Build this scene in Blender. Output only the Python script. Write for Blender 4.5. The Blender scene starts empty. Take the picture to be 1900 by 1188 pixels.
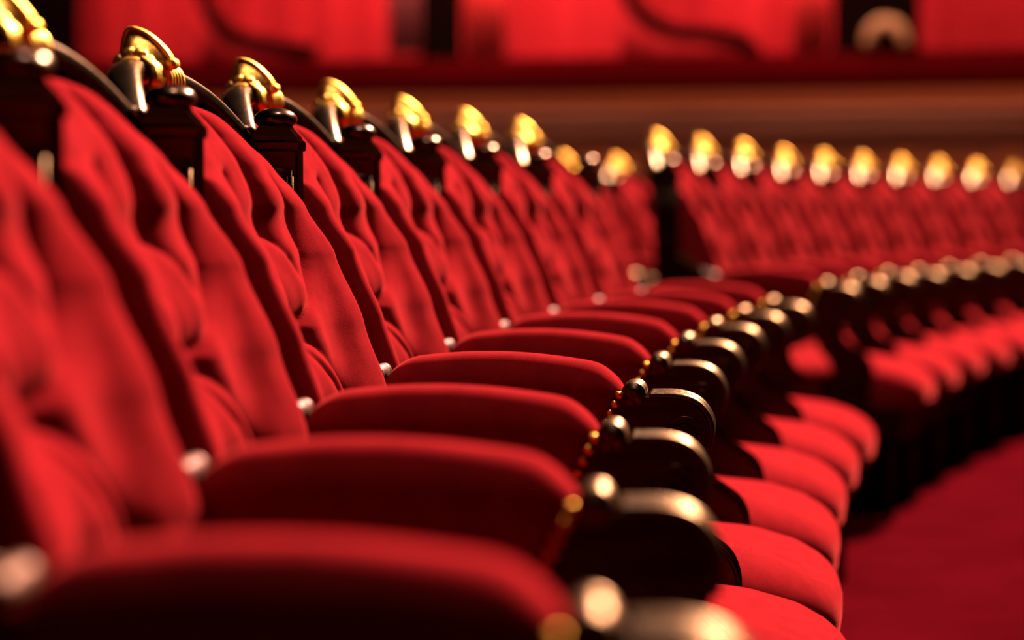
import bpy, bmesh, math, random
from mathutils import Vector, Matrix, noise
random.seed(4)
sin, cos, pi = math.sin, math.cos, math.pi
S = bpy.context.scene
COL = S.collection

# ---------------------------------------------------------------- camera
EYE = 0.95
cd = bpy.data.cameras.new('camera'); cam = bpy.data.objects.new('camera', cd); COL.objects.link(cam)
cam.location = (0, 0, EYE)
cam.rotation_euler = (pi/2 - 0.0497, 0, 0)
cd.sensor_width = 36; cd.lens = 4200/1900*36
cd.clip_start = 0.05; cd.clip_end = 200
cd.dof.use_dof = True; cd.dof.focus_distance = 2.98; cd.dof.aperture_fstop = 2.0
S.camera = cam

# ---------------------------------------------------------------- exposure, world, big lights
S.view_settings.view_transform = 'Standard'; S.view_settings.look = 'None'
S.view_settings.exposure = 0.0; S.view_settings.gamma = 1.0
S.view_settings.use_curve_mapping = False
W = bpy.data.worlds.new('world'); S.world = W; W.use_nodes = True
W.node_tree.nodes['Background'].inputs[0].default_value = (1.0, 0.42, 0.30, 1)
W.node_tree.nodes['Background'].inputs[1].default_value = 0.006

def area(name, loc, target, size, power, color, size_y=None, disk=False):
    l = bpy.data.lights.new(name, 'AREA'); l.energy = power; l.color = color
    l.shape = 'DISK' if disk else ('RECTANGLE' if size_y else 'SQUARE')
    l.size = size
    if size_y: l.size_y = size_y
    o = bpy.data.objects.new(name, l); COL.objects.link(o); o.location = loc
    d = Vector(target) - Vector(loc)
    o.rotation_euler = d.to_track_quat('-Z', 'Y').to_euler()
    return o
area('hall_key_light', (15.8, 32.5, 25.5), (0.6, 4.5, 0.6), 4.0, 218000, (1.0, 0.80, 0.62), disk=True)  # added key light past the rear wall, stands in for the hall lighting

area('overhead_lamp_light', (0.5, 3.0, 6.8), (0.3, 3.2, 1.0), 0.70, 320, (1.0, 0.78, 0.60), disk=True)
area('overhead_lamp_light', (2.2, 8.6, 6.8), (1.4, 8.6, 1.0), 0.40, 40, (1.0, 0.74, 0.50), disk=True)

# ---------------------------------------------------------------- materials
def mat(name, col, rough=0.5, metal=0.0, noise_scale=None, col2=None, bump=0.0, bump_scale=200, sheen=0, sheen_tint=None, tint=None, coat=0, stretch=(1,1,1), spec=None, rough_var=0):
    m = bpy.data.materials.new(name); m.use_nodes = True
    N = m.node_tree.nodes; L = m.node_tree.links; b = N['Principled BSDF']
    b.inputs['Base Color'].default_value = (*col, 1); b.inputs['Roughness'].default_value = rough
    b.inputs['Metallic'].default_value = metal
    if spec is not None: b.inputs['Specular IOR Level'].default_value = spec
    if tint: b.inputs['Specular Tint'].default_value = (*tint, 1)
    if sheen:
        b.inputs['Sheen Weight'].default_value = sheen; b.inputs['Sheen Roughness'].default_value = 0.35
        b.inputs['Sheen Tint'].default_value = (*(sheen_tint or (1,1,1)), 1)
    if coat: b.inputs['Coat Weight'].default_value = coat; b.inputs['Coat Roughness'].default_value = 0.12
    tc = N.new('ShaderNodeTexCoord'); mp = N.new('ShaderNodeMapping'); mp.inputs['Scale'].default_value = stretch
    L.new(tc.outputs['Object'], mp.inputs[0])
    if noise_scale:
        n = N.new('ShaderNodeTexNoise'); n.inputs['Scale'].default_value = noise_scale; n.inputs['Detail'].default_value = 6
        n.inputs['Roughness'].default_value = 0.62
        L.new(mp.outputs[0], n.inputs['Vector'])
        r = N.new('ShaderNodeValToRGB'); r.color_ramp.elements[0].position = 0.32; r.color_ramp.elements[1].position = 0.68
        r.color_ramp.elements[0].color = (*(col2 or col), 1); r.color_ramp.elements[1].color = (*col, 1)
        L.new(n.outputs['Fac'], r.inputs[0]); L.new(r.outputs[0], b.inputs['Base Color'])
        if rough_var:
            mr = N.new('ShaderNodeMapRange'); mr.inputs[3].default_value = rough - rough_var; mr.inputs[4].default_value = rough + rough_var
            L.new(n.outputs['Fac'], mr.inputs[0]); L.new(mr.outputs[0], b.inputs['Roughness'])
    if bump:
        n2 = N.new('ShaderNodeTexNoise'); n2.inputs['Scale'].default_value = bump_scale; n2.inputs['Detail'].default_value = 4
        L.new(mp.outputs[0], n2.inputs['Vector'])
        bp = N.new('ShaderNodeBump'); bp.inputs['Strength'].default_value = bump; bp.inputs['Distance'].default_value = 0.002
        L.new(n2.outputs['Fac'], bp.inputs['Height']); L.new(bp.outputs[0], b.inputs['Normal'])
    return m
VELVET = mat('red_velvet', (0.128, 0.0040, 0.0056), 0.8, noise_scale=38, col2=(0.098, 0.0029, 0.0043), bump=0.22, bump_scale=800,
             sheen=0.12, sheen_tint=(1.0, 0.10, 0.09), spec=0.0)
WOOD = mat('dark_varnished_walnut', (0.036, 0.017, 0.010), 0.33, 1.0, noise_scale=9, col2=(0.018, 0.008, 0.005), stretch=(6, 1, 6), bump=0.15, bump_scale=60, tint=(0.32, 0.20, 0.15))
TOPR = mat('brown_rail_wood', (0.048, 0.028, 0.021), 0.27, 1.0, noise_scale=60, col2=(0.018, 0.008, 0.005), bump=0.2, tint=(0.86, 0.68, 0.60))
POLISH = mat('polished_finial_wood', (0.060, 0.034, 0.028), 0.24, 1.0, noise_scale=20, col2=(0.035, 0.018, 0.014), tint=(0.86, 0.68, 0.60))
GOLD = mat('worn_gilding', (0.76, 0.37, 0.085), 0.42, 1.0, noise_scale=70, col2=(0.40, 0.15, 0.025), bump=0.5, bump_scale=150, rough_var=0.08, tint=(1.0, 0.80, 0.50))
BRONZE = mat('aged_brass', (0.07, 0.035, 0.014), 0.55, 0.7, noise_scale=90, col2=(0.035, 0.016, 0.006), tint=(0.5, 0.3, 0.15), bump=0.3)
RAILW = mat('worn_polished_rail_wood', (0.062, 0.036, 0.028), 0.36, 1.0, noise_scale=60, col2=(0.034, 0.018, 0.013), tint=(0.85, 0.66, 0.55), bump=0.3, bump_scale=120)
CARPET = mat('crimson_carpet', (0.030, 0.0006, 0.0016), 0.95, noise_scale=3.0, col2=(0.020, 0.0004, 0.001), bump=0.6, bump_scale=260, spec=0.0)
PANEL = mat('mahogany_panelling', (0.30, 0.060, 0.020), 0.55, noise_scale=1.2, col2=(0.20, 0.036, 0.012), spec=0.1, stretch=(0.3, 0.3, 6))
MOULD = mat('waxed_mahogany_moulding', (0.38, 0.115, 0.070), 0.5, noise_scale=2.0, col2=(0.22, 0.060, 0.034), spec=0.2, stretch=(0.3, 0.3, 6))
DKWOOD = mat('dark_box_wood', (0.006, 0.0015, 0.001), 0.8, noise_scale=4, spec=0.0)
DKVEL = mat('shaded_red_rail_velvet', (0.085, 0.0010, 0.0020), 0.9, noise_scale=12, col2=(0.065, 0.0008, 0.0015), spec=0.0)  # box rail velvet, the shadow it lies in is put into the colour
CLOTH = mat('red_box_lining', (0.62, 0.018, 0.026), 0.85, noise_scale=1.6, col2=(0.42, 0.009, 0.014), stretch=(3, 3, 0.15), spec=0.1)
MAUVE = mat('faded_rose_cloth', (0.30, 0.035, 0.04), 0.85, noise_scale=3)
BRIGHT = mat('lit_red_curtain', (0.80, 0.045, 0.045), 0.85, noise_scale=4, spec=0.0)  # lighter red paints in the light caught by the curtain edges
PALE = mat('pale_gilt_plaster', (0.75, 0.30, 0.13), 0.5, noise_scale=6, col2=(0.55, 0.2, 0.09))
CREAM = mat('cream_gold_plaster', (0.75, 0.42, 0.26), 0.6, noise_scale=2)

# ---------------------------------------------------------------- helpers
def obj(name, bm, m, parent=None, smooth=True, bevel=0, sub=0, shade_angle=None):
    bmesh.ops.recalc_face_normals(bm, faces=bm.faces)
    me = bpy.data.meshes.new(name); bm.to_mesh(me); bm.free()
    me.materials.append(m)
    for p in me.polygons: p.use_smooth = smooth
    o = bpy.data.objects.new(name, me); COL.objects.link(o); o.parent = parent
    if bevel:
        b = o.modifiers.new('bevel', 'BEVEL'); b.width = bevel; b.segments = 3; b.limit_method = 'ANGLE'; b.angle_limit = 0.6; b.harden_normals = smooth
    if sub:
        s = o.modifiers.new('subdivision', 'SUBSURF'); s.levels = sub; s.render_levels = sub
    return o
def box(bm, x0, x1, y0, y1, z0, z1):
    v = [bm.verts.new((x, y, z)) for z in (z0, z1) for y in (y0, y1) for x in (x0, x1)]
    for f in ((0,1,3,2), (4,5,7,6), (0,1,5,4), (2,3,7,6), (0,2,6,4), (1,3,7,5)):
        bm.faces.new([v[i] for i in f])
def loft(bm, rings, caps=True, closed=True):
    R = [[bm.verts.new(p) for p in r] for r in rings]
    n = len(R[0])
    for a, b in zip(R, R[1:]):
        for i in range(n if closed else n-1):
            j = (i+1) % n
            bm.faces.new((a[i], a[j], b[j], b[i]))
    if caps:
        bm.faces.new(R[0][::-1]); bm.faces.new(R[-1])
    return R
def lathe(bm, prof, loc=(0,0,0), axis='z', n=24):
    rings = []
    for r, h in prof:
        ring = []
        for i in range(n):
            a = 2*pi*i/n
            p = (r*cos(a), r*sin(a), h)
            if axis == 'x': p = (h, r*cos(a), r*sin(a))
            if axis == 'y': p = (r*cos(a), h, r*sin(a))
            ring.append((p[0]+loc[0], p[1]+loc[1], p[2]+loc[2]))
        rings.append(ring)
    loft(bm, rings)
def sphere(bm, c, r, sc=(1,1,1), n=12, m=8):
    rings = []
    for j in range(1, m):
        t = pi*j/m
        rings.append([(c[0]+sc[0]*r*sin(t)*cos(2*pi*i/n), c[1]+sc[1]*r*sin(t)*sin(2*pi*i/n), c[2]-sc[2]*r*cos(t)) for i in range(n)])
    loft(bm, rings)
def tube(bm, pts, r, n=8, ry=None):
    pts = [Vector(p) for p in pts]; rings = []
    up = Vector((1, 0, 0))
    for i, p in enumerate(pts):
        t = (pts[min(i+1, len(pts)-1)] - pts[max(i-1, 0)]).normalized()
        a = t.cross(up)
        if a.length < 1e-4: a = t.cross(Vector((0, 0, 1)))
        a.normalize(); b = t.cross(a).normalized()
        rr = r[i] if isinstance(r, (list, tuple)) else r
        r2 = rr if ry is None else ry
        rings.append([p + a*rr*cos(2*pi*k/n) + b*r2*sin(2*pi*k/n) for k in range(n)])
    loft(bm, rings)
def prism(bm, poly, x0, x1):
    a = [bm.verts.new((x0, y, z)) for y, z in poly]; b = [bm.verts.new((x1, y, z)) for y, z in poly]
    n = len(poly)
    for i in range(n): bm.faces.new((a[i], a[(i+1) % n], b[(i+1) % n], b[i]))
    bm.faces.new(a[::-1]); bm.faces.new(b)
def spline(pts, n=8, closed=False):
    out = []; N = len(pts); rng = N if closed else N-1
    for i in range(rng):
        g = (lambda k: pts[k % N]) if closed else (lambda k: pts[max(0, min(N-1, k))])
        p0, p1, p2, p3 = g(i-1), g(i), g(i+1), g(i+2)
        for k in range(n):
            t = k/n
            out.append(tuple(0.5*((2*p1[d]) + (-p0[d]+p2[d])*t + (2*p0[d]-5*p1[d]+4*p2[d]-p3[d])*t*t + (-p0[d]+3*p1[d]-3*p2[d]+p3[d])*t**3) for d in range(len(p1))))
    if not closed: out.append(tuple(pts[-1]))
    return out
def interp(tab, x):
    if x <= tab[0][0]: return tab[0][1]
    for (a, va), (b, vb) in zip(tab, tab[1:]):
        if x <= b:
            t = (x-a)/(b-a); t = t*t*(3-2*t)*0.4 + t*0.6
            return va + (vb-va)*t
    return tab[-1][1]
def tag(o, label=None, cat=None, group=None, kind=None):
    if label: o['label'] = label
    if cat: o['category'] = cat
    if group: o['group'] = group
    if kind: o['kind'] = kind
    return o

# ---------------------------------------------------------------- layout of the curved rows (plan)
CX, CY, RAD, TH0, PITCH, GAP = 20.8836, 0.7242, 21.3309, 3.1129, 0.58, 1.8259
DTH = PITCH/RAD
def place(idx, back=0.0):
    th = TH0 - idx*DTH
    r = RAD + back
    # forward direction (local +Y) points to the centre, local +X runs away from the camera
    return (CX + r*cos(th), CY + r*sin(th)), th + pi/2

# ---------------------------------------------------------------- the setting: floor
bm = bmesh.new(); box(bm, -14, 24, -6, 30, -0.1, 0); tag(obj('floor', bm, CARPET, smooth=False), kind='structure')

def spline_pts(pts): return spline(pts, 4)
# ---------------------------------------------------------------- one chair, built once
HW = 0.29
def top_rail_point(u):
    a = abs(u)
    return Vector((HW*u, -0.108*(1-0.64*a**1.9), 1.026 + 0.088*(1-a**3.0)))

SIDE = [(0.44, 0.172), (0.60, 0.165), (0.71, 0.150), (0.80, 0.120), (0.89, 0.082), (0.95, 0.045), (1.00, 0.008), (1.06, -0.035), (1.09, -0.05)]
BUT = [(0, .930), (0, .800), (0, .665)]
FOLDS = []   # polyline, depth, width
FOLDS.append(([(0, 1.10), (.003, 1.0), (0, .930)], .012, .016))
for _s in (-1, 1):
    FOLDS.append((spline_pts([(_s*.125, .985), (_s*.142, .93), (_s*.130, .875), (_s*.075, .825), (0, .800)]), .012, .011))
    FOLDS.append((spline_pts([(0, .930), (_s*.040, .91), (_s*.075, .87)]), .007, .010))
    FOLDS.append((spline_pts([(0, .800), (_s*.06, .775), (_s*.11, .72), (_s*.14, .64)]), .012, .015))
    FOLDS.append((spline_pts([(0, .800), (_s*.045, .75), (_s*.085, .69), (_s*.11, .62)]), .007, .009))
def segd(p, a, b):
    px, pz = p[0]-a[0], p[1]-a[1]; bx, bz = b[0]-a[0], b[1]-a[1]
    t = max(0, min(1, (px*bx+pz*bz)/(bx*bx+bz*bz)))
    return math.hypot(px-bx*t, pz-bz*t)
def back_off(x, z, edge):
    u = x/0.25
    off = interp(SIDE, z) + 0.014
    # valley down the middle, deepest at the three tufts
    ax = abs(x)
    low = max(0, min(1, (1.0-z)/.10)); low = low*low*(3-2*low)
    w = max(0, min(1, (ax-.10)/.13)); w = w*w*(3-2*w)
    off -= (.034 + .006*max(0, min(1, (.90-z)/.25)))*(1-w)*low                       # wings rise towards the rim
    off += .007*math.exp(-((ax-.075)/.040)**2)  # plump column each side of the middle
    up = max(0, min(1, (z-.95)/.03))
    dv = .008 + .030*up; wv = .036*(1-.35*up)
    for bx, bz in BUT:
        g = math.exp(-((z-bz)/.036)**2)
        dv += .017*g; wv += .012*g
    dent = dv*math.exp(-(ax/wv)**1.5)
    fd = 0
    for pl, dep, wd in FOLDS:
        d = min(segd((x, z), a, b) for a, b in zip(pl, pl[1:]))
        fd = max(fd, dep*math.exp(-(d/wd)**1.2))
    dent += fd
    fade = min(1, edge/0.035)
    off -= min(dent, .085)*fade
    r = 0.032
    if edge < r: off -= (r - math.sqrt(max(0, r*r-(r-edge)**2)))*0.9
    off += 0.004*noise.noise(Vector((x*22, z*13, 0.3)))*fade
    return off
def make_back_cushion(parent):
    bm = bmesh.new(); NX, NZ = 140, 160
    hw0 = 0.240; zb = 0.44
    def ztop(u): return 0.985 + 0.092*(1-abs(u)**2.2)
    def us(i): # denser near edges
        t = -1 + 2*i/NX
        return math.copysign(1-(1-abs(t))**1.25, t)
    rows = []
    for j in range(NZ+1):
        tz = 1-(1-j/NZ)**1.15
        row = []
        for i in range(NX+1):
            u = us(i); zt = ztop(u); z = zb + tz*(zt-zb)
            hw = hw0 - 0.012*max(0, (z-0.85)/0.2)
            x = u*hw
            e = min((1-abs(u))*hw, (zt-z)*0.9, 0.2)
            row.append((x, back_off(x, z, max(0, e)), z))
        rows.append(row)
    F = [[bm.verts.new(p) for p in r] for r in rows]
    for j in range(NZ):
        for i in range(NX): bm.faces.new((F[j][i], F[j][i+1], F[j+1][i+1], F[j+1][i]))
    # the boxed border running back to the frame
    loop = [F[j][0] for j in range(NZ+1)] + F[NZ][1:] + [F[j][NX] for j in range(NZ-1, -1, -1)]
    prev = loop
    for k, g in enumerate((0.25, 0.55, 0.85, 1.0)):
        nxt = []
        for v in loop:
            x, y, z = v.co; u = x/0.262
            yb = -0.015 - 0.085*max(0, (1-u*u))
            bulge = 1 + 0.085*sin(pi*0.5*min(1, g*1.3))
            nxt.append(bm.verts.new((x*bulge, y + (min(yb, y-0.015)-y)*g, z)))
        for a in range(len(loop)-1): bm.faces.new((prev[a], prev[a+1], nxt[a+1], nxt[a]))
        prev = nxt
    bm.faces.new(prev)
    return obj('backrest_cushion', bm, VELVET, parent)

def make_seat(parent):
    bm = bmesh.new(); NA = 64
    def ring(sx, sy, z, y0=0.44, drop=0.0):
        out = []
        for k in range(NA):
            a = 2*pi*k/NA; c, s = cos(a), sin(a)
            e = 0.42
            x = 0.262*sx*math.copysign(abs(c)**e, c)
            y = 0.318*sy*math.copysign(abs(s)**(e*1.25), s)
            zz = z - drop*max(0, (y/0.318))**3
            # bowed front
            if y > 0: y += 0.012*(1-(x/0.27)**2)
            out.append((x, y0 + y, zz))
        return out
    prof = [(0.94, 0.955, 0.330, 0), (0.975, 0.985, 0.338, 0), (0.985, 0.99, 0.355, 0), (1.0, 1.0, 0.375, 0), (1.0, 1.0, 0.392, 0.002), (0.985, 0.987, 0.410, .006), (0.95, 0.958, 0.426, .010),
            (0.89, 0.912, 0.441, .014), (0.79, 0.83, 0.456, .016), (0.62, 0.68, 0.470, .016), (0.38, 0.44, 0.480, .012), (0.12, 0.15, 0.485, .005)]
    loft(bm, [ring(*p[:3], drop=p[3]) for p in prof])
    return obj('seat_cushion', bm, VELVET, parent)

def make_pad(parent):
    # arm pad, local to the arm: y forward along the arm, x across
    bm = bmesh.new(); NS, NA = 44, 28; rings = []
    y0, y1 = 0.150, 0.474
    for j in range(NS+1):
        t = j/NS; s = 0.5-0.5*cos(pi*t)
        y = y0 + (y1-y0)*s
        e = min(s*(y1-y0), (1-s)*(y1-y0))
        rd = 0.050
        k = 1 if e >= rd else math.sqrt(max(0.0, 1-((rd-e)/rd)**2))
        k = max(k, 0.06)
        top = 0.735 + 0.024*sin(pi*(0.12+0.8*s)) - 0.004*s
        bot = 0.622 + 0.02*(1-s)
        mid = 0.708
        ht, hb = (top-mid)*k, (mid-bot)*(0.25+0.75*k)
        w = 0.047*(0.35+0.65*k)
        if s > 0.9: mid_shift = -(s-0.9)*0.05
        else: mid_shift = 0
        ring = []
        for i in range(NA):
            a = 2*pi*i/NA; c, sn = cos(a), sin(a)
            ex = 0.92
            x = w*math.copysign(abs(c)**ex, c)*(1.0 if sn > 0 else 1-0.12*abs(sn))
            z = mid + mid_shift + (ht if sn > 0 else hb)*math.copysign(abs(sn)**(1.0 if sn > 0 else 0.7), sn)
            # gathers in the velvet at the front
            g = max(0, (s-0.93)/0.07) if s > 0.93 else max(0, (0.05-s)/0.05)
            x += 0.0016*g*sin(9*a)
            yy = y - max(0, (mid-z))*0.28*(1 if s > 0.5 else -0.15)*min(1, abs(s-0.5)*2)
            ring.append((x, yy, z))
        rings.append(ring)
    loft(bm, rings)
    return obj('arm_pad', bm, VELVET, parent)

def make_arm(parent, mirror=1):
    """wooden arm: rail from the post, scrolled end, swept support and knee"""
    A = bpy.data.objects.new('armrest', None)  # placeholder replaced below
    bpy.data.objects.remove(A)
    out = spline([(0.02, .795), (.07, .765), (.115, .737), (.145, .722), (.165, .690), (.18, .640), (.30, .632), (.42, .625), (.455, .655), (.465, .700), (.50, .700), (.545, .699),
                  (.572, .688), (.588, .662), (.583, .628), (.560, .603), (.540, .592), (.530, .572), (.537, .548), (.560, .525), (.590, .505), (.612, .487), (.624, .462),
                  (.626, .43), (.612, .38), (.585, .33), (.56, .25), (.545, .12), (.545, .0)], 5)
    back = spline([(.505, .0), (.50, .12), (.495, .26), (.485, .34), (.40, .345), (.20, .345), (.10, .345), (.02, .345)], 4)
    bm = bmesh.new()
    # upper piece: rail + scroll + support as one sawn and carved board with an opening in the side
    inner = spline([(.02, .41), (.20, .41), (.40, .41), (.50, .43), (.505, .47), (.475, .51), (.455, .55), (.435, .585), (.38, .60), (.20, .605), (.09, .68), (.02, .74)], 4)
    poly = out + back
    # two shells joined as strips: outer profile and opening (bridge with a slit hidden at the post)
    full = out + back + inner
    prism(bm, full, -0.026, 0.026)
    arm = obj('arm_frame', bm, WOOD, parent, smooth=False, bevel=0.004)
    # thickened scroll block
    bm = bmesh.new()
    sc = spline([(.452, .640), (.462, .698), (.50, .7005), (.545, .6995), (.5725, .6885), (.5885, .662), (.584, .628), (.562, .600), (.53, .592), (.47, .595)], 6)
    prism(bm, sc, -0.035, 0.035)
    obj('scroll_block', bm, WOOD, arm, smooth=True, bevel=0.003)
    # moulding ridges along the upper edge
    bm = bmesh.new()
    edge = spline([(.508, .7010), (.545, .7005), (.5735, .6895), (.5895, .663), (.585, .630)], 8)
    for x in (-0.030, -0.011, 0.011, 0.030):
        tube(bm, [(x, y, z) for y, z in edge], 0.0048, 8)
    obj('edge_moulding', bm, RAILW, arm)
    bm = bmesh.new()
    for x in (-0.027, 0.027):
        e2 = spline([(.530, .574), (.5365, .549), (.560, .526), (.590, .506), (.613, .488), (.625, .462), (.627, .43)], 6)
        tube(bm, [(x*0.9, y, z) for y, z in e2], 0.004, 6)
    obj('support_moulding', bm, WOOD, arm)
    # carved volute on both faces
    for sx in (-1, 1):
        bm = bmesh.new()
        pts = []
        for k in range(70):
            a = k/69*2*pi*2.1; r = 0.027*(1-k/69*0.80)
            pts.append((sx*0.036, .552 + r*cos(a+0.6), .648 + r*sin(a+0.6)))
        tube(bm, pts, 0.0022, 6)
        sphere(bm, (sx*0.035, .552, .648), 0.006)
        obj('volute', bm, WOOD, arm)
    # rolled knobs
    for yk, zk, r, nm in ((.487, .703, .0165, 'knob'), (.142, .727, .0108, 'knob')):
        bm = bmesh.new()
        lathe(bm, [(0.004, -.040), (r*.55, -.040), (r*.62, -.037), (r*.95, -.036), (r, -.033), (r*1.0, -.028), (r*.86, -.025), (r*.86, -.020), (r*1.03, -.016), (r*1.03, .016),
                   (r*.86, .020), (r*.86, .025), (r, .028), (r, .033), (r*.95, .036), (r*.62, .037), (r*.55, .040), (0.004, .040)], (0, yk, zk), 'x', 24)
        obj(nm, bm, RAILW if yk > .3 else BRONZE, arm)
    # brass strip lying on the sloping part of the arm behind the pad
    bm = bmesh.new()
    tube(bm, [(0, y, z) for y, z in spline([(.03, .792), (.07, .768), (.112, .742), (.135, .733)], 6)], 0.0065, 8, ry=0.0045)
    obj('arm_strip', bm, BRONZE, arm)
    # gilded bead trim where the velvet is tucked in
    bm = bmesh.new()
    for k in range(8):
        t = k/7; y = .468 - .040*t; z = .702 - .085*t
        for x in (-.036, -.012, .012, .036):
            sphere(bm, (x, y + (0.003 if abs(x) < .02 else 0), z), 0.0062, n=8, m=6)
    obj('bead_trim', bm, GOLD, arm)
    pad = make_pad(parent)
    return [arm, pad]

def make_post(parent):
    bm = bmesh.new()
    yb0, yb1 = -0.036, 0.034
    box(bm, -.020, .020, yb0, yb1, 0.0, 1.028)
    post = obj('corner_post', bm, WOOD, parent, smooth=False, bevel=0.003)
    bm = bmesh.new()
    def sq(h, w, z): return [(-w, -h, z), (w, -h, z), (w, h, z), (-w, h, z)]
    rings = [sq(.036, .021, 1.026), sq(.0368, .0225, 1.029), sq(.0368, .0225, 1.037), sq(.036, .021, 1.040), sq(.034, .0205, 1.0405), sq(.031, .020, 1.046), sq(.022, .018, 1.056), sq(.019, .017, 1.062)]
    loft(bm, rings); obj('cap', bm, WOOD, post, smooth=False, bevel=0.0015)
    # panel mouldings on both faces
    bm = bmesh.new()
    for sx in (-1, 1):
        x = sx*0.0202
        for ins, rr in ((0.008, .0028), (0.014, .0018)):
            a, b, z0, z1 = yb0+ins, yb1-ins, .84, 1.004-ins+.004
            tube(bm, [(x, a, z0), (x, a, z1)], rr, 6); tube(bm, [(x, b, z0), (x, b, z1)], rr, 6)
            tube(bm, [(x, a, z1), (x, b, z1)], rr, 6); tube(bm, [(x, a, z0), (x, b, z0)], rr, 6)
    obj('panel_moulding', bm, RAILW, post)
    for sx in (-1, 1):
        bm = bmesh.new()
        x = sx*0.0202
        for k in range(5):
            tube(bm, [(x, -.012+.011*cos(a)*(1-.12*k), .985-.014*k+.006*sin(a)) for a in [i*pi/8 for i in range(9)]], .0014, 6)
        sphere(bm, (x, -.001, .955), .008, (0.4, 1, 1.4))
        obj('carved_ornament', bm, BRONZE, post)
    bm = bmesh.new()
    lathe(bm, [(.016, 1.058), (.0175, 1.0595), (.024, 1.0605), (.0285, 1.064), (.0295, 1.068), (.0285, 1.073), (.0245, 1.078), (.018, 1.0818), (.010, 1.0838), (.003, 1.0842)], (0, 0, 0), 'z', 28)
    obj('finial', bm, POLISH, post)
    return [post]

def make_rail(parent):
    bm = bmesh.new(); rings = []; N = 48
    for j in range(N+1):
        u = -0.93 + 1.86*j/N
        p = top_rail_point(u); q = top_rail_point(u+0.01) - top_rail_point(u-0.01)
        q.normalize(); up = Vector((0, -0.18, 1)); side = q.cross(up).normalized()   # across the rail (front/back)
        upn = side.cross(q).normalized()
        if upn.z < 0: upn = -upn
        if side.y < 0: side = -side
        c = 1-abs(u)
        # fat rounded moulding
        prof = [(-.023, -.008), (-.025, 0), (-.023, .007), (-.016, .012), (-.007, .015), (.004, .015), (.013, .012), (.019, .007), (.021, .000), (.019, -.005), (.019, -.010), (.012, -.014), (0, -.015), (-.014, -.013)]
        sc = 0.92
        rib = 0
        if 0.10 < abs(u) < 0.34:
            rib = 0.0016*max(0, sin(abs(u)*120))
        rings.append([p + side*a*sc + upn*(b*sc + (rib if b > 0 else 0)) for a, b in prof])
    loft(bm, rings)
    rail = obj('top_rail', bm, TOPR, parent)
    # back board behind the cushion
    bm = bmesh.new(); M_ = 16
    fr, bk = [], []
    for z in (0.30, 0.6, 0.85, 1.0):
        pass
    R = []
    for zi in range(9):
        row = []
        for j in range(M_+1):
            u = -0.95 + 1.9*j/M_
            p = top_rail_point(u); zt = p.z-0.01; z = 0.32 + (zt-0.32)*zi/8
            yb = -0.012 - 0.100*(1-u*u)*(0.25 + 0.75*zi/8)
            row.append((HW*u*0.94, yb, z))
        R.append(row)
    V = [[bm.verts.new(p) for p in r] for r in R]; V2 = [[bm.verts.new((p[0], p[1]-0.018, p[2])) for p in r] for r in R]
    for j in range(8):
        for i in range(M_):
            bm.faces.new((V[j][i], V[j][i+1], V[j+1][i+1], V[j+1][i])); bm.faces.new((V2[j][i], V2[j+1][i], V2[j+1][i+1], V2[j][i+1]))
    for i in range(M_):
        bm.faces.new((V[0][i], V2[0][i], V2[0][i+1], V[0][i+1])); bm.faces.new((V[8][i], V[8][i+1], V2[8][i+1], V2[8][i]))
    for j in range(8):
        bm.faces.new((V[j][0], V[j+1][0], V2[j+1][0], V2[j][0])); bm.faces.new((V[j][M_], V2[j][M_], V2[j+1][M_], V[j+1][M_]))
    obj('back_panel', bm, WOOD, parent)
    return rail

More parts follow.
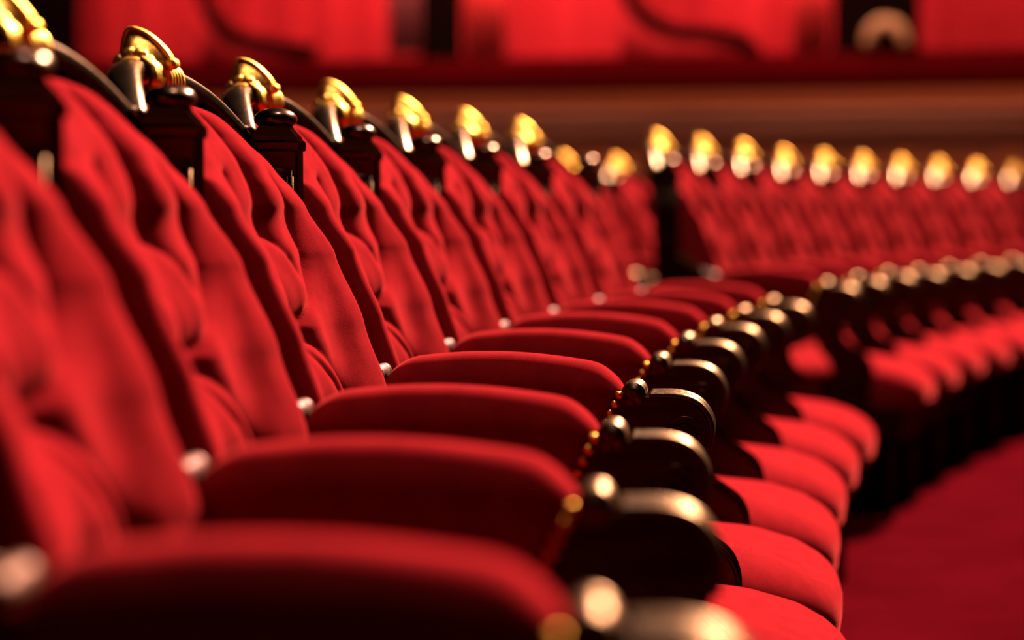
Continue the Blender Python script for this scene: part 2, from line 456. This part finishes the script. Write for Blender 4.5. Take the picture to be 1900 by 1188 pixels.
def make_crest(parent):
    c0 = top_rail_point(0) + Vector((0, 0, 0.002))
    def at(dx, y, z): return (dx, c0.y + y, c0.z + z - 0.35*abs(dx)**1.5)
    bm = bmesh.new(); NA = 40
    core = spline([(-.022, -.008), (-.0235, .020), (-.018, .047), (-.010, .0525), (.004, .048), (.018, .038), (.030, .025), (.037, .012), (.034, .001), (.022, -.010), (0, -.016), (-.014, -.015)], 4, closed=True)
    n = len(core)
    rings = []
    for x in (-.040, -.037, -.034, -.031, -.028, -.024, -.019, -.014, -.010, -.0065, -.003, .003, .0065, .010, .014, .019, .024, .028, .031, .034, .037, .040):
        t = max(0, 1-abs(x)/.034); k = t**0.95
        if abs(x) < .0068: k = 1
        ring = []
        for (cy, cz) in core:
            a = math.atan2(cz-.004, cy-.002); br = .0195 + (.0015 if .028 < abs(x) < .036 else 0)
            by, bz = br*cos(a)+.0, br*sin(a)+.002
            ring.append(at(x, by*(1-k)+cy*k, bz*(1-k)+cz*k))
        rings.append(ring)
    loft(bm, rings)
    # rolled rim with an inner bead
    top = [p for p in spline([(-.024, .018), (-.0185, .047), (-.010, .0535), (.004, .049), (.018, .039), (.031, .0255), (.038, .013), (.034, .002)], 6)]
    for dx in (-.0062, .0062):
        tube(bm, [at(dx, y, z) for y, z in top], .0030, 8)
    lathe(bm, [(.002, -.014), (.0065, -.013), (.0075, -.007), (.006, 0), (.0075, .007), (.0065, .013), (.002, .014)], (0, c0.y+.0385, c0.z+.010), 'x', 14)
    # gadroons round each shoulder
    for sx in (-1, 1):
        arc = []; rad = []
        for k in range(49):
            a = -0.55 + k*(pi+1.0)/48
            arc.append(at(sx*.035, .0205*cos(a), .0205*sin(a)+.002)); ph = (k % 8)/8
            rad.append(.0088*(1-.38*math.exp(-(min(ph, 1-ph)/.10)**2)))
        tube(bm, arc, rad, 12)
        for k in range(4):
            sphere(bm, at(sx*(.038+.003*k), .021+.002*k, .008-.007*k), .0040, n=8, m=6)
    # leaves and flutes falling over the front on each side of the middle
    for sx in (-1, 1):
        for k in range(5):
            x = sx*(.014 + .012*k)
            p = top_rail_point(x/HW)
            pts = [(x, p.y + .012, p.z + .017), (x + sx*.003, p.y + .026, p.z + .006), (x + sx*.005, p.y + .029, p.z - .010), (x + sx*.004, p.y + .024, p.z - .026 + .003*k)]
            tube(bm, spline(pts, 5), [.0018 + .0042*sin(pi*(i+1)/17) for i in range(16)], 8)
        for k in range(5):
            x = sx*(.050 + .010*k); p = top_rail_point(x/HW)
            sphere(bm, (x, p.y + .006*(k % 2) - .002, p.z + .013 - .001*k), .0075 - .0008*k, (1.1, 1.9, .8), n=10, m=6)
    obj('gilded_crest', bm, GOLD, parent)

def make_seat_frame(parent):
    bm = bmesh.new()
    box(bm, -.258, .258, .685, .715, .245, .332)
    box(bm, -.258, .258, .00, .03, .245, .332)
    box(bm, -.262, -.236, .02, .69, .245, .332); box(bm, .236, .262, .02, .69, .245, .332)
    box(bm, -.25, .25, .02, .70, .322, .334)
    fr = obj('seat_frame', bm, WOOD, parent, smooth=False, bevel=.003)
    for sx in (-1, 1):
        bm = bmesh.new()
        lathe(bm, [(.012, 0), (.016, .01), (.013, .03), (.015, .10), (.020, .16), (.024, .19), (.018, .2), (.024, .212), (.024, .25)], (sx*.21, .672, 0), 'z', 16)
        obj('leg', bm, WOOD, parent)

def chair(extra_end=False):
    root = bpy.data.objects.new('theatre_chair', None); COL.objects.link(root)
    make_back_cushion(root); make_seat(root); make_rail(root); make_crest(root); make_seat_frame(root)
    for o in make_post(root): o.location.x = HW
    for o in make_arm(root):
        o.location.x = HW; o.rotation_euler.z = DTH/2
    if extra_end:
        for o in make_post(root): o.location.x = -HW
        for o in make_arm(root):
            o.location.x = -HW; o.rotation_euler.z = -DTH/2
    return root

def copy_tree(o, parent=None):
    c = o.copy(); COL.objects.link(c)
    if parent is not None: c.parent = parent
    for ch in list(o.children): copy_tree(ch, c)
    return c

proto = chair(); proto_end = chair(True)
used = set()
def put(idx, end, label, group, back=0.0, dz=1.0):
    src = proto_end if end else proto
    o = src if src.name not in used else copy_tree(src)
    used.add(o.name)
    (x, y), rot = place(idx, back)
    o.location = (x, y, 0)
    # local +Y must face the centre: rot = direction
    th = TH0 - idx*DTH
    o.rotation_euler = (0, 0, th + pi/2)
    o.scale = (1, 1, dz)
    tag(o, label, 'chair', group)
    return o

ORD = ['second', 'third', 'fourth', 'fifth', 'sixth', 'seventh', 'eighth', 'ninth', 'tenth', 'eleventh', 'twelfth']
G1 = 'red velvet chairs of the near block'; G2 = 'red velvet chairs of the front row beyond the aisle'; G3 = 'red velvet chairs of the row behind'
for k in range(8):
    if k == 0: lab = 'red velvet theatre chair nearest the camera, its arm blurred across the bottom edge'
    elif k == 7: lab = 'red velvet theatre chair at the aisle end of the near block'
    else: lab = '%s red velvet theatre chair of the near block, counted away from the camera' % ORD[k-1]
    put(k+0.5, k == 7, lab, G1)
for k in range(11):
    lab = 'red velvet front row chair beside the aisle gap, its dark side post showing' if k == 0 else '%s red velvet front row chair counted rightwards from the aisle gap' % ORD[k-1]
    put(8 + GAP + k + 0.5, False, lab, G2, dz=1.018 if k < 3 else 1.008)
for n in range(5):
    lab = ['blurred red velvet chair of the row behind, seen over the fourth and fifth chair backs', 'blurred red velvet chair of the row behind, seen over the fifth and sixth chair backs',
           'blurred red velvet chair of the row behind, seen over the seventh chair back', 'blurred red velvet chair of the row behind, half hidden by the last near chair back',
           'red velvet chair of the row behind, seen whole through the aisle gap'][n]
    put(10.21 + n, n == 4, lab, G3, back=0.90)
for n in range(10):
    lab = 'gold-topped chair of the row behind, %s to the right of the aisle gap' % (['first'] + ORD)[n]
    put(15.98 + n, False, lab, G3, back=0.90)

# ---------------------------------------------------------------- the setting: curved rear wall of the stalls and the boxes above it
WC = Vector((-3.8, -4.0)); WR = 19.7
def wpt(px, z, r=0.0):
    """point of the curved wall at the bearing where the photograph shows column px"""
    t = math.atan((px-950)/4200)
    d = Vector((sin(t), cos(t)))
    # ray from the camera to the circle of radius WR + r about WC
    b = -d.dot(WC); c = WC.dot(WC) - (WR+r)**2
    s = -b + math.sqrt(b*b - c)
    return (d.x*s, d.y*s, z)
def ring_wall(name, m, prof, p0=-900, p1=3000, n=72, kind='structure', parent=None, smooth=False, fold=0):
    bm = bmesh.new(); rings = []
    for i in range(n+1):
        px = p0 + (p1-p0)*i/n
        f = fold*(sin(i*0.55) + .6*sin(i*0.23+1))
        rings.append([wpt(px, z, r+f) for r, z in prof])
    loft(bm, rings)
    o = obj(name, bm, m, parent, smooth=smooth)
    if kind: o['kind'] = kind
    return o
ring_wall('wall_back', PANEL, [(0, 0), (0, 1.42), (.12, 1.42), (.12, 0)])
ring_wall('trim_1', MOULD, [(-.02, 1.40), (-.05, 1.415), (-.05, 1.43), (-.07, 1.45), (-.075, 1.49), (-.05, 1.505), (-.075, 1.52), (-.10, 1.55), (-.10, 1.585), (-.06, 1.60), (.1, 1.60), (.1, 1.40)])
ring_wall('trim_2', PANEL, [(-.03, 1.60), (-.04, 1.63), (-.04, 1.70), (-.02, 1.72), (.1, 1.72), (.1, 1.60)])
ring_wall('trim_3', DKVEL, [(-.04, 1.72), (-.06, 1.75), (-.07, 1.82), (-.05, 1.90), (-.01, 1.95), (.06, 1.965), (.20, 1.95), (.20, 1.72)], smooth=True)
ring_wall('wall_box', CLOTH, [(1.6, 1.5), (1.6, 3.1), (1.7, 3.1), (1.7, 1.5)], n=520, fold=.025)
ring_wall('floor_box', DKWOOD, [(.1, 1.40), (.1, 1.48), (1.65, 1.48), (1.65, 1.40)])
ring_wall('ceiling_box', DKWOOD, [(-.05, 3.0), (-.05, 3.15), (1.75, 3.15), (1.75, 3.0)])
ring_wall('wall_balcony', CREAM, [(-.05, 3.15), (-.15, 3.3), (-.10, 3.6), (.05, 3.6), (.05, 3.15)])
ring_wall('wall_upper', CLOTH, [(1.4, 3.5), (1.4, 4.2), (1.5, 4.2), (1.5, 3.5)])
# panels on the wood wall
for i in range(9):
    bm = bmesh.new()
    a, b = 560 + 190*i, 560 + 190*i + 150
    for z0, z1 in ((.95, .965), (1.32, 1.335)):
        loft(bm, [[wpt(a + (b-a)*k/6, z, r) for r, z in ((-.02, z0), (-.02, z1), (.01, z1), (.01, z0))] for k in range(7)])
    for q in (a, b):
        loft(bm, [[wpt(q, z, -.02), wpt(q+3, z, -.02), wpt(q+3, z, .01), wpt(q, z, .01)] for z in (.95, 1.335)])
    tag(obj('trim_%d' % (4+i), bm, MOULD, smooth=False), kind='structure')

# posts between the boxes
def box_post(a, b, m, label, r0=0.02, r1=0.22):
    bm = bmesh.new()
    rings = []
    for z, g in ((1.93, 3), (1.98, 3), (1.99, 0), (2.9, 0), (2.92, 3), (3.0, 3)):
        rings.append([wpt(a-g, z, r0-.01*g/3), wpt(b+g, z, r0-.01*g/3), wpt(b+g, z, r1), wpt(a-g, z, r1)])
    loft(bm, rings)
    return tag(obj('box_post', bm, m, smooth=False, bevel=.005), label, 'post', None)
box_post(-60, 152, DKWOOD, 'wide dark pillar at the left end of the boxes')
box_post(782, 858, DKWOOD, 'narrow dark post between the boxes above the middle of the rows')
box_post(1542, 1702, DKWOOD, 'wide dark pillar behind the round gilt ornament')
# rose cloth hanging beside the middle post
bm = bmesh.new(); rings = []
for k in range(13):
    px = 722 + 60*k/12; w = 0.02*sin(k*1.6)
    rings.append([wpt(px, 1.99, -.02+w), wpt(px, 2.96, -.02+w), wpt(px, 2.96, .0+w), wpt(px, 1.99, .0+w)])
loft(bm, rings); tag(obj('hanging_curtain', bm, MAUVE), 'faded rose curtain hanging beside the narrow dark box post', 'curtain')

# curtains gathered in two boxes, the light they catch put into their colour
for a, b, lab in ((864, 938, 'red curtain catching light, gathered at the right side of the narrow box post'), (1468, 1536, 'red curtain catching light, gathered at the left side of the wide pillar')):
    bm = bmesh.new(); rings = []
    for k in range(25):
        px = a + (b-a)*k/24; w = 0.035*sin(k*1.3)
        rings.append([wpt(px, 1.99, .40+w), wpt(px, 2.98, .40+w), wpt(px, 2.98, .42+w), wpt(px, 1.99, .42+w)])
    loft(bm, rings); tag(obj('box_curtain', bm, BRIGHT), lab, 'curtain')
    p = Vector(wpt((a+b)/2, 2.8, -.25)); area('curtain_fill_light', p, wpt((a+b)/2, 2.2, .4), .15, 6, (1.0, .70, .55))  # unseen fill lamp added to brighten this curtain

# swept partitions between the boxes
def partition(pts, label, fill_to=1.95, m=DKWOOD):
    root = bpy.data.objects.new('box_partition', None); COL.objects.link(root)
    root.location = wpt(pts[0][0], 1.95, .5)
    inv = Matrix.Translation(root.location).inverted()
    bm = bmesh.new()
    P = [Vector(wpt(px, z, r)) for px, z, r in spline(pts, 8)]
    tube(bm, [inv @ p for p in P], .055, 10); obj('handrail', bm, m, root)
    bm = bmesh.new()
    rings = []
    for p in P:
        d = Vector((p.x, p.y, 0)).normalized()*.02
        q = inv @ p
        lo = fill_to - root.location.z
        rings.append([q - d, q + d, Vector((q.x, q.y, lo)) + d, Vector((q.x, q.y, lo)) - d])
    loft(bm, rings); obj('panel', bm, CLOTH, root)
    return tag(root, label, 'partition', 'curved partitions between the boxes')
partition([(375, 2.60, .9), (390, 2.37, .7), (415, 2.23, .6), (450, 2.14, .5), (520, 2.08, .4), (585, 2.03, .3)], 'curved dark partition sweeping down left of the middle box post')
partition([(1150, 2.60, .9), (1172, 2.38, .7), (1195, 2.27, .6), (1245, 2.16, .5), (1330, 2.115, .4), (1372, 2.07, .3), (1400, 1.98, .25)], 'curved dark partition sweeping down right of the middle box post')

# round gilt ornament in front of the wide pillar
bm = bmesh.new()
c = Vector(wpt(1640, 1.99, -0.07)); tdir = (Vector(wpt(1650, 1.97, -.07)) - Vector(wpt(1630, 1.97, -.07))).normalized()
pts = [c + tdir*(.118*cos(a)) + Vector((0, 0, .015 + .125*sin(a))) for a in [(-0.12 + i/20*(pi+.24)) for i in range(21)]]
tube(bm, [p for p in pts], [.030 + .022*sin(pi*i/20) for i in range(21)], 12)
for k in range(7):
    a = pi*(k+.5)/7
    p = c + tdir*(.118*cos(a)) + Vector((0, 0, .015 + .125*sin(a)))
    sphere(bm, p + Vector((0, -.04, 0)), .02)
tag(obj('gilt_ornament', bm, PALE), 'round pale gilt ornament standing on the box rail before the dark pillar', 'ornament')

# lamps inside the boxes
for i, (px, pw) in enumerate(((280, 12), (640, 16), (1000, 18), (1430, 18), (1820, 8.5))):
    p = Vector(wpt(px, 2.85, .75)); q = Vector(wpt(px, 2.1, 1.6))
    area('box_lamp_light', p, q, .5, pw, (1.0, .62, .48), size_y=.5)
# warm lamps washing the balcony front
for i, px in enumerate((200, 900, 1600, 2300)):
    p = Vector(wpt(px, 4.4, -2.0)); q = Vector(wpt(px, 3.4, -.1))
    area('balcony_lamp_light', p, q, .8, 60, (1.0, .70, .50))
